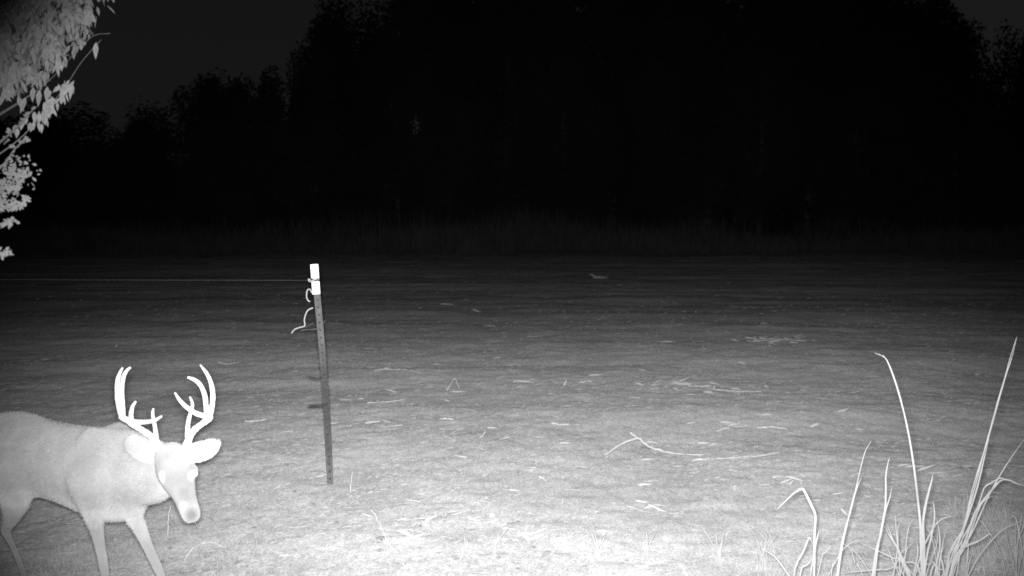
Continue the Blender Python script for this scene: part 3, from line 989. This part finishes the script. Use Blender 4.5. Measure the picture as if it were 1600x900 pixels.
def side_shrub():
    r = random.Random(5)
    tb = P(-190, 700, 3.9)
    base = Vector((tb.x, 3.9, float(height(tb.x, 3.9))))
    root = empty('side_shrub', base)
    tag(root, 'slender shrub with small pale leaves reaching in at the left edge', 'shrub')
    o0 = np.array(base)
    items = []
    stems = [
        [tuple(base), tuple(P(-200, 600, 3.9)), tuple(P(-160, 420, 3.85)), tuple(P(-60, 300, 3.75)), tuple(P(0, 262, 3.7)), tuple(P(24, 232, 3.65)), tuple(P(44, 214, 3.65))],
        [tuple(base), tuple(P(-180, 560, 3.85)), tuple(P(-140, 440, 3.8)), tuple(P(-60, 350, 3.75)), tuple(P(0, 300, 3.7)), tuple(P(22, 282, 3.7)), tuple(P(38, 262, 3.7))],
        [tuple(base), tuple(P(-170, 560, 3.8)), tuple(P(-120, 430, 3.75)), tuple(P(-50, 350, 3.7)), tuple(P(0, 327, 3.65)), tuple(P(25, 321, 3.65)), tuple(P(46, 308, 3.65))],
        [tuple(base), tuple(P(-160, 560, 3.8)), tuple(P(-100, 440, 3.75)), tuple(P(-40, 370, 3.7)), tuple(P(0, 350, 3.65)), tuple(P(23, 344, 3.65))],
        [tuple(base), tuple(P(-150, 600, 3.8)), tuple(P(-80, 480, 3.7)), tuple(P(-30, 410, 3.65)), tuple(P(0, 396, 3.6)), tuple(P(15, 392, 3.6))],
        [tuple(base), tuple(P(-190, 560, 3.95)), tuple(P(-150, 400, 3.95)), tuple(P(-60, 270, 3.9)), tuple(P(0, 222, 3.85)), tuple(P(30, 196, 3.8)), tuple(P(52, 170, 3.8))],
        [tuple(base), tuple(P(-190, 580, 3.8)), tuple(P(-120, 420, 3.8)), tuple(P(-50, 320, 3.8)), tuple(P(-8, 300, 3.8)), tuple(P(12, 290, 3.8))],
    ]
    for k, l in enumerate(stems):
        b = MB()
        n = len(l)
        b.tube([tuple(np.array(q) - o0) + (max(.0018, .012 * (1 - i / (n - .4)) ** 1.2),) for i, q in enumerate(l)], 7, 6)
        new_obj('stem', b.mesh('stem', M_TWIG), root)
        for a in catmull(l, 18):
            x, y = to_px(a)
            if x < -140 or y > 440:
                continue
            dens = {1: 6, 6: 6, 3: 2, 2: 3, 4: 2}.get(k, 1)
            for q in range(dens):
                if r.random() < .75:
                    sp = .026 if k in (1, 6) else .006
                    items.append((tuple(a + np.array([max(-1.6, min(1.6, r.gauss(0, 1))) * sp for _ in range(3)])),
                                  (r.gauss(0, .8), r.uniform(-2.6, 2.6), r.gauss(0, .7)), r.uniform(.7, 1.2), r.randrange(2)))
    place_leaves(root, items, SLEAVES, 200)
side_shrub()

# ------------------------------------------------------------------ tall dry grass at the lower right
def clump(name, label, cat, basepx, d, blades, group=None, extra=0):
    """blades: (part name, [(px, py), ...], width px, depth offset at tip)"""
    bx = P(basepx, 340 + FPX * CAM_H / d, d)
    base = Vector((bx.x, d, float(height(bx.x, d)) - .01))
    root = empty(name, base)
    tag(root, label, cat, group)
    o0 = np.array(base)
    for part, pts, w, tip in blades:
        mb = MB()
        n = len(pts)
        # run from the clump's foot up into the part that the photo shows
        yg = 340 + FPX * CAM_H / d
        (xa, ya), (xb, yb) = pts[0], pts[1]
        fx = xa + (xa - xb) / max(8.0, ya - yb) * (yg - ya) * .55
        fx = min(basepx + 38, max(basepx - 38, fx))
        ft = P(fx, yg, d)
        p = [np.array([ft.x, d + rng.gauss(0, .02), base.z]) - o0]
        for i, (a, b) in enumerate(pts):
            p.append(np.array(P(a, b, d + tip * (i + 1) / n)) - o0)
        ww = w * .47 / FPX * d
        if part == 'stalk':
            rad = [ww * .5 * (1 - .86 * (i / (len(p) - 1)) ** 1.5) for i in range(len(p))]
            mb.tube([tuple(q) + (rr,) for q, rr in zip(p, rad)], 7, 5)
        else:
            blade(mb, [tuple(q) for q in p], ww, .4, 1.0, (rng.gauss(0, .35), -1, .1))
        new_obj(part, mb.mesh(part, M_BLADE), root)
    for k in range(extra):
        mb = MB()
        h = rng.uniform(.38, .62)
        lean = max(-.45, min(.45, rng.gauss(0, .3)))
        x0, y0 = rng.gauss(0, .05), rng.gauss(0, .06)
        droop = rng.uniform(0, .12) if rng.random() < .4 else 0
        blade(mb, [(x0, y0, 0), (x0 + lean * h * .3, y0 + rng.gauss(0, .03), h * .55), (x0 + lean * h * .75, y0, h * .9),
                   (x0 + lean * h * (1.1 + droop * 2), y0 + rng.gauss(0, .05), h * (1.02 - droop))], rng.uniform(.003, .006), .4, 1.0, (rng.gauss(0, .35), -1, .1))
        new_obj('blade', mb.mesh('blade', M_BLADE), root)
    return root

clump('dry_grass_clump', 'dry grass clump with one blade bent over like a hook', 'grass', 1285, 4.75, [
    ('blade', [(1272, 880), (1273, 830), (1274, 806), (1268, 790), (1257, 768), (1252, 764), (1240, 771), (1226, 784), (1213, 797)], 7.5, -.1),
    ('blade', [(1272, 890), (1273, 860), (1277, 840), (1280, 827)], 8, -.1),
    ('blade', [(1240, 905), (1256, 860), (1264, 841), (1268, 846), (1272, 852)], 5, -.1),
    ('blade', [(1250, 900), (1262, 882), (1272, 870)], 4, .0),
    ('blade', [(1282, 880), (1288, 865), (1299, 852)], 3, .0),
    ('blade', [(1266, 905), (1269, 880), (1272, 858)], 4, .0)], extra=4)
clump('dry_grass_stalk', 'single slender grass stalk standing between the hooked and the forked clumps', 'grass', 1307, 4.75, [
    ('stalk', [(1309, 890), (1314, 855), (1321, 825), (1329, 799), (1337, 765), (1345, 730), (1352, 705), (1361, 689)], 6.5, .0),
    ('blade', [(1312, 880), (1328, 800), (1338, 765), (1346, 746)], 5, -.03)])
clump('dry_grass_stalk', 'thick forked grass stalk left of the tallest bare stalk', 'grass', 1362, 4.7, [
    ('stalk', [(1366, 880), (1376, 835), (1383, 800), (1390, 778), (1393, 762)], 9, .0),
    ('blade', [(1370, 870), (1382, 800), (1384, 770), (1384, 745), (1387, 725), (1391, 713)], 5.5, -.02),
    ('blade', [(1366, 880), (1372, 856), (1374, 850)], 6, -.02)])
clump('dry_grass_clump', 'low tangle of crossing blades at the foot of the forked stalk', 'grass', 1420, 4.85, [
    ('blade', [(1424, 905), (1412, 880), (1402, 856), (1392, 840), (1382, 822)], 8, .0),
    ('blade', [(1420, 900), (1408, 868), (1396, 845), (1384, 815)], 6, .05),
    ('blade', [(1412, 884), (1395, 872), (1366, 858), (1338, 845)], 4.5, .05),
    ('blade', [(1396, 900), (1402, 860), (1400, 825), (1398, 800)], 4, .0),
    ('blade', [(1438, 900), (1432, 882), (1420, 878), (1410, 880)], 6, -.05),
    ('blade', [(1405, 900), (1396, 880), (1385, 850)], 4, .0),
    ('blade', [(1344, 890), (1336, 880), (1331, 862), (1328, 855)], 3.5, .1),
    ('blade', [(1410, 895), (1385, 890), (1340, 893), (1310, 897)], 4, .1)], extra=6)
clump('dry_grass_clump', 'tall bare grass stalk with a frayed tip and short upright blades', 'grass', 1440, 4.7, [
    ('stalk', [(1440, 880), (1438, 820), (1434, 780), (1428, 730), (1420, 680), (1410, 635), (1398, 595), (1388, 568), (1380, 555)], 8.5, -.1),
    ('blade', [(1388, 570), (1382, 557), (1374, 553), (1366, 551.5)], 3.5, 0) if False else ('blade', [(1439, 850), (1433, 770), (1422, 690), (1405, 615), (1388, 567), (1378, 556), (1366, 551.5)], 3.2, -.105),
    ('blade', [(1442, 880), (1442, 820), (1446, 790), (1452, 765), (1456, 750), (1458, 740)], 7, -.03),
    ('blade', [(1444, 890), (1444, 850), (1443, 810)], 9, -.03),
    ('blade', [(1446, 885), (1455, 840), (1460, 810), (1459, 790), (1458, 785)], 5, .02),
    ('blade', [(1462, 890), (1468, 860), (1468, 835), (1463, 808)], 4.5, .03),
    ('blade', [(1468, 890), (1470, 866), (1474, 845), (1479, 822)], 4, .05)], extra=6)
clump('dry_grass_clump', 'big spreading grass clump at the right with a tall seed-headed stalk', 'grass', 1484, 4.7, [
    ('stalk', [(1484, 880), (1500, 840), (1512, 800), (1525, 755), (1535, 715), (1546, 675), (1558, 630), (1570, 590), (1578, 560), (1586, 535), (1589, 526)], 5.5, .0),
    ('blade', [(1488, 880), (1508, 820), (1526, 765), (1538, 715), (1545, 685)], 5, -.05),
    ('blade', [(1586, 530), (1583, 548), (1580, 560), (1577, 570)], 4, 0) if False else ('blade', [(1510, 805), (1544, 685), (1570, 592), (1580, 562), (1588, 530)], 3, .01),
    ('blade', [(1487, 885), (1500, 850), (1520, 812), (1530, 785), (1538, 762), (1550, 754), (1564, 747), (1578, 752)], 6.5, .05),
    ('blade', [(1490, 885), (1508, 845), (1524, 800), (1542, 775), (1562, 752), (1576, 750), (1590, 756), (1606, 759)], 6, .1),
    ('blade', [(1495, 880), (1520, 830), (1540, 785), (1558, 750), (1580, 715), (1602, 684)], 4, .15),
    ('blade', [(1490, 880), (1506, 856), (1530, 845), (1545, 835), (1551, 838)], 5.5, -.05),
    ('blade', [(1480, 885), (1486, 860), (1500, 835), (1508, 825)], 8, .0),
    ('blade', [(1466, 900), (1463, 885), (1456, 876)], 5, .0),
    ('blade', [(1475, 895), (1470, 870), (1476, 850)], 5, .0),
    ('blade', [(1455, 893), (1468, 890), (1481, 890)], 4, -.1),
    ('blade', [(1486, 893), (1510, 850), (1532, 790), (1551, 775)], 5, .08)], extra=8)
clump('grass_tuft', 'dim upright grass tuft at the right edge beyond the seed-headed clump', 'grass', 1590, 5.3, [
    ('blade', [(1588, 880), (1590, 850), (1594, 820), (1597, 800)], 5, .0),
    ('blade', [(1588, 890), (1586, 850), (1587, 815)], 4, .0),
    ('blade', [(1592, 890), (1600, 850), (1604, 818)], 4, .0),
    ('blade', [(1585, 890), (1575, 850), (1570, 822)], 3, .0)], extra=5)

# small tufts along the bottom of the picture
tufts = [(1210, 6.0, 60, 'sparse grass tuft just left of the hooked blade'), (1192, 5.9, 44, 'short three-bladed tuft left of the hooked clump'),
         (1120, 5.95, 50, 'upright two-stalked tuft at the bottom right of centre'), (1012, 5.95, 55, 'small crossed-blade tuft at the bottom centre'),
         (935, 6.0, 40, 'tiny fan-shaped tuft at the bottom centre'), (728, 6.0, 34, 'thin single-stemmed tuft at the bottom, near the middle'),
         (772, 6.05, 36, 'thin short tuft at the bottom, right of the leaning stem')]
for px, d, hpx, lab in tufts:
    g = P(px, 340 + FPX * CAM_H / d, d)
    base = Vector((g.x, d, float(height(g.x, d)) - .01))
    root = empty('grass_tuft', base)
    tag(root, lab, 'grass')
    r = random.Random(px)
    for k in range(r.randint(4, 6)):
        h = hpx / FPX * d * r.uniform(.6, 1.5)
        a = r.gauss(0, .35)
        mb = MB()
        blade(mb, [(r.gauss(0, .02), r.gauss(0, .02), 0), (a * h * .3, r.gauss(0, .02), h * .55), (a * h + r.gauss(0, .01), r.gauss(0, .03), h)], .008, .4)
        new_obj('blade', mb.mesh('blade', M_BLADE), root)

# thin weeds: wispy grass at lower right and round the deer (nobody could count it)
def wisps(name, label, px0, px1, py0, py1, n, hmin, hmax, w, seed, clumpy=1.0):
    r = np.random.default_rng(seed)
    mb_v, mb_f = [], []
    k = 0
    tries = 0
    while k < n and tries < n * 20:
        tries += 1
        px, py = r.uniform(px0, px1), r.uniform(py0, py1)
        g = ground_at(px, py)
        dens = float(vnoise(g.x * 2.2, g.y * 2.2, seed))
        if dens < r.uniform(-.4, .5) * clumpy:
            continue
        k += 1
        h = r.uniform(hmin, hmax)
        a, b = r.normal(0, .45), r.normal(0, .45)
        ang = r.uniform(-.8, .8)
        sx, sy = math.cos(ang) * w, math.sin(ang) * w
        i = len(mb_v)
        x, y, z = g.x, g.y, g.z - .005
        mb_v += [(x - sx, y - sy, z), (x + sx, y + sy, z),
                 (x + a * h * .35 - sx * .8, y + b * h * .35 - sy * .8, z + h * .6), (x + a * h * .35 + sx * .8, y + b * h * .35 + sy * .8, z + h * .6),
                 (x + a * h, y + b * h, z + h * r.uniform(.75, 1.0))]
        mb_f += [(i, i + 1, i + 3, i + 2), (i + 2, i + 3, i + 4)]
    o = new_obj(name, mesh(name, mb_v, mb_f, M_STRAW_DIM, False))
    o['kind'] = 'stuff'; o['label'] = label; o['category'] = 'grass'
wisps('wispy_grass', 'thin wispy grass under the clumps at the lower right', 1480, 1640, 800, 1010, 420, .08, .26, .0016, 31, .5)
wisps('wispy_weeds', 'thin low grass along the bottom of the field', 1180, 1500, 880, 1010, 320, .05, .2, .0016, 32, .7)
wisps('short_grass', 'short sparse grass on the ground beneath the deer', -150, 420, 800, 1000, 1500, .02, .06, .0016, 33, .8)

# ------------------------------------------------------------------ straw, stems and husks on the field
def lying(name, label, cat, pts, r0, r1=None, lift=.004, mat=None, forks=(), group=None):
    """A stem lying on the ground: pts are photo pixels, optional third value = height above ground."""
    mat = mat or M_STRAW
    def g(q):
        if len(q) > 2 and q[2] > 0:
            p0 = ground_at(q[0], q[1])      # ground behind it; come forward along the view by the height
            dd = p0.y * (1 - q[2] / CAM_H)
            return P(q[0], q[1], dd)
        return ground_at(q[0], q[1]) + Vector((0, 0, lift))
    p = [g(q) for q in pts]
    c = p[0].copy()
    mb = MB()
    r1 = r1 or r0 * .5
    n = len(p)
    rj = random.Random(int(pts[0][0]))
    r0, r1 = r0 * .66, r1 * .6
    cc = catmull([tuple(q - c) for q in p], 5)
    mb.tube([(q[0] + rj.gauss(0, r0 * .35), q[1] + rj.gauss(0, r0 * .5), q[2] + rj.gauss(0, r0 * .3), (r0 + (r1 - r0) * i / (len(cc) - 1)) * rj.uniform(.75, 1.2)) for i, q in enumerate(cc)], 6, 2)
    for fk in forks:
        q = [g(a) - c for a in fk]
        mb.tube([tuple(a) + (r0 * (.8 - .4 * i / (len(q) - 1)),) for i, a in enumerate(q)], 6, 4)
    o = new_obj(name, mb.mesh(name, mat))
    o.location = c
    return tag(o, label, cat, group)

lying('fallen_stalk', 'long pale forked stalk propped up on the bright soil', 'stalk',
      [(985, 677, .10), (998, 685, .08), (1018, 700, .02), (1050, 704), (1098, 708)], .016, .008, forks=[[(997, 684, .08), (972, 693, .05), (945, 708, 0)]])
lying('fallen_stalk', 'long straight pale stalk lying right of the forked one', 'stalk', [(1082, 716), (1130, 713), (1180, 711), (1218, 707)], .012, .006)
lying('fallen_stalk', 'straight pale stalk lying alone right of the fence post', 'stalk', [(574, 632), (605, 629), (636, 624)], .013, .008)
lying('fallen_stalk', 'knobbly pale stalk lying farther back right of the post', 'stalk', [(585, 583), (600, 580), (628, 581), (640, 583), (657, 587)], .016, .008, forks=[[(628, 581), (629, 577, .05)]])
lying('bent_stalk', 'thin stalk bent into an upside-down V on the field', 'stalk', [(698, 613, 0), (703, 602, .08), (710, 592, .17), (713, 595, .14), (718, 608, .03)], .010, .006)
lying('fallen_stalk', 'short stubby pale stalk in the middle of the field', 'stalk', [(687, 657), (698, 657.5), (709, 658)], .014, .011)
lying('fallen_stalk', 'short pale stalk tipped up beside a second bit, centre field', 'stalk', [(905, 600), (916, 598), (927, 595)], .016, .012, forks=[[(926, 595), (922, 597)]])
lying('fallen_stalk', 'short flat pale stalk below the centre of the field', 'stalk', [(862, 663), (874, 664.5), (888, 665.5)], .016, .011)
lying('fallen_stalk', 'pale stem lying left of the fence post at antler height', 'stalk', [(384, 661), (395, 661), (408, 658), (414, 657)], .016, .011)
lying('fallen_stalk', 'dim pale stalk with bent ends above the antlers', 'stalk', [(340, 568), (352, 570), (366, 569), (378, 566)], .016, .009)
lying('fallen_stalk', 'thin curved stem lying below the fence post, bending down', 'stalk', [(580, 795, .05), (592, 816, .03), (604, 842, .02), (618, 862)], .006, .004, forks=[[(595, 842), (606, 850)]])
lying('upright_stem', 'short upright stem on the bare soil right of the post foot', 'stem', [(547, 768, 0), (549, 750, .08), (551, 737, .14)], .005, .003)
lying('upright_stem', 'thin pale stem hanging down beside the deer\'s muzzle', 'stem', [(262, 832, 0), (263, 812, .08), (267, 790, .17)], .006, .003)
lying('arched_stem', 'thin pale stem arching over the soil in front of the deer', 'stem', [(288, 868, 0), (300, 858, .02), (315, 850, .03), (332, 848, .03), (352, 850, 0)], .005, .003)
lying('fallen_stalk', 'long thin pale line of stem on the right middle field', 'stalk', [(1120, 611), (1150, 612), (1190, 613)], .011, .008)
lying('fallen_stalk', 'pale stem lying far right on the field past the tall stalk', 'stalk', [(1184, 668), (1204, 668), (1230, 670)], .013, .009)
lying('fallen_stalk', 'slanting thin stem low on the left of centre field', 'stalk', [(750, 688), (755, 680, .03), (759, 674, .06)], .009, .006)
lying('fallen_stalk', 'short bright splinter low in the centre of the field', 'stalk', [(843, 745), (853, 749)], .009, .006)

def husk_mesh(seed, l=1.0, w=.13):
    r = random.Random(seed)
    mb = MB()
    z = lambda: r.uniform(0.0, .05)
    b = r.uniform(-.05, .05)
    blade(mb, [(-.5 * l, 0, .02), (-.2 * l, b * .7, z()), (.12 * l, b, z()), (.5 * l, r.uniform(-.05, .05), .02)], w, r.choice((-.5, .5)), 1.0, (r.gauss(0, .3), r.gauss(0, .4), 1), .3)
    return mb.mesh('husk', M_STRAW)
def stem_mesh(seed):
    r = random.Random(seed)
    mb = MB()
    mb.tube([(-.5, 0, .01, .014), (-.15, r.uniform(-.06, .06), r.uniform(.01, .05), .013), (.2, r.uniform(-.06, .06), r.uniform(.01, .06), .011), (.5, r.uniform(-.1, .1), .015, .006)], 5, 2)
    return mb.mesh('straw_stem', M_STRAW)
HUSKS = [husk_mesh(s) for s in range(6)]
STEMS = [stem_mesh(s) for s in range(5)]

def scatter():
    r = random.Random(99)
    # a pale husk heap and other patches that the photo singles out
    def heap(px, py, n, rx, ry, l, label):
        c = ground_at(px, py)
        o = empty('husk_heap', c)
        for k in range(n):
            h = new_obj('husk', HUSKS[r.randrange(6)], o)
            h.location = (r.gauss(0, rx), r.gauss(0, ry), r.uniform(.0, .04))
            h.rotation_euler = (r.gauss(0, .15), r.gauss(0, .25), r.gauss(0, .7))
            h.scale = (l * r.uniform(.6, 1.3),) * 3
        tag(o, label, 'husks')
    heap(1088, 608, 26, .12, .22, .15, 'bright pale heap of husks right of centre on the field')
    heap(1206, 536, 30, .30, .25, .2, 'wide pale drift of husks far back on the right')
    heap(936, 434, 10, .12, .15, .42, 'small pale clump standing out on the far dark field')
    heap(1030, 606, 12, .14, .14, .14, 'thin pale husk spray left of the bright heap')
    heap(820, 603, 14, .2, .16, .15, 'loose pale husks in the middle of the field')
    heap(1130, 668, 12, .12, .1, .12, 'flat pale husks above the long straight stalk')
    heap(1232, 755, 7, .05, .05, .11, 'tiny pale husk bundle above the hooked blade')
    heap(1440, 742, 7, .07, .06, .13, 'small pale husks beside the tall bare stalk')
    heap(630, 843, 7, .14, .08, .12, 'pale husk mat near the bottom left of centre')
    heap(700, 815, 8, .2, .1, .12, 'broad pale husk mat near the bottom, below the fence post')
    heap(850, 838, 8, .2, .09, .12, 'broken pale husk mat at the bottom of the field, centre')
    heap(1000, 790, 8, .12, .06, .12, 'thin pale husk scatter at the bottom, right of centre')
    placed = 0
    while placed < 250:
        # spread over the field as seen: fewer towards the far dark part
        py = 470 + 400 * (r.random() * .6 + r.random() * .4)
        px = r.uniform(330, 1620) if r.random() < .85 else r.uniform(0, 330)
        if px < 345 and py > 640:
            continue
        g = ground_at(px, py)
        dens = float(vnoise(g.x / 1.8, g.y / 1.8, 12))
        if dens < r.uniform(-.6, .45):
            continue
        d = g.y
        hus = r.random() < .55
        me = HUSKS[r.randrange(6)] if hus else STEMS[r.randrange(5)]
        L = r.uniform(9, 30) / FPX * d
        L = min(L, .55)
        o = new_obj('husk_strip' if hus else 'straw_stem', me)
        o.location = g + Vector((0, 0, .004))
        o.rotation_euler = (r.gauss(0, .2), r.gauss(0, .12), r.gauss(0, .8) + (math.pi if r.random() < .5 else 0))
        k = r.uniform(.8, 1.5)
        o.scale = (L, L * k, L * r.uniform(.8, 1.4))
        if hus:
            tag(o, 'short pale dry husk strip lying among others on the field', 'husk', 'loose husk strips on the field')
        else:
            tag(o, 'short thin pale straw stem lying among others on the field', 'straw', 'loose straw stems on the field')
        placed += 1
    # everything smaller: one mass of chopped straw
    rr = np.random.default_rng(8)
    v, f = [], []
    n = 0
    while n < 10500:
        py = 440 + 520 * rr.random() ** 0.75
        px = rr.uniform(-100, 1700)
        g = ground_at(px, py)
        if float(vnoise(g.x / .9, g.y / .9, 13)) + .5 * float(vnoise(g.x / .25, g.y / .25, 14)) < rr.uniform(-.75, .55):
            continue
        n += 1
        L = rr.uniform(.02, .07) * (1 + max(0, g.y - 7) * .055)
        w = L * rr.uniform(.035, .11)
        a = rr.normal(0, .9)
        ca, sa = math.cos(a), math.sin(a)
        up = rr.uniform(.0, .25) * L
        x, y, z = g.x, g.y, g.z + .004
        i = len(v)
        nx, ny = -sa * w, ca * w
        v += [(x - ca * L / 2 - nx * .4, y - sa * L / 2 - ny * .4, z), (x - ca * L / 2 + nx * .4, y - sa * L / 2 + ny * .4, z + w * .5),
              (x - nx, y - ny, z + up * .5), (x + nx, y + ny, z + up * .5 + w),
              (x + ca * L / 2, y + sa * L / 2, z + up * rr.uniform(0, 1))]
        f += [(i, i + 1, i + 3, i + 2), (i + 2, i + 3, i + 4)]
    o = new_obj('straw_litter', mesh('straw_litter', v, f, M_STRAW_DIM, False))
    o['kind'] = 'stuff'; o['label'] = 'fine chopped straw strewn over the bare field'; o['category'] = 'straw'
scatter()

# loose clods of darker soil between the straw
def soil_clods():
    bm = bmesh.new()
    bmesh.ops.create_icosphere(bm, subdivisions=1, radius=1.0)
    bv = np.array([v.co[:] for v in bm.verts]); bf = [[v.index for v in f.verts] for f in bm.faces]
    bm.free()
    r = np.random.default_rng(41)
    m = material('clod_soil', 0.27, var=0.4, scale=40, bump=0.6, bump_scale=80)
    v, f = [], []
    k = 0
    while k < 520:
        px, py = r.uniform(-60, 1660), 480 + 460 * r.random() ** .9
        g = ground_at(px, py)
        if float(vnoise(g.x / 1.1, g.y / 1.1, 51)) < r.uniform(-.5, .6):
            continue
        k += 1
        sz = r.gamma(2.0, .0036) * (1 + max(0, g.y - 8) * .05) + .004
        p = bv * (1 + r.normal(0, .22, (len(bv), 1))) * [sz * r.uniform(.8, 1.7), sz * r.uniform(.8, 1.3), sz * r.uniform(.45, .8)]
        b = len(v)
        v += (p + np.array([g.x, g.y, g.z + sz * .1])).tolist()
        f += [[b + i for i in q] for q in bf]
    o = new_obj('soil_clods', mesh('soil_clods', v, f, m, False))
    o['kind'] = 'stuff'; o['label'] = 'small dark clods of soil strewn over the field'; o['category'] = 'soil'
soil_clods()
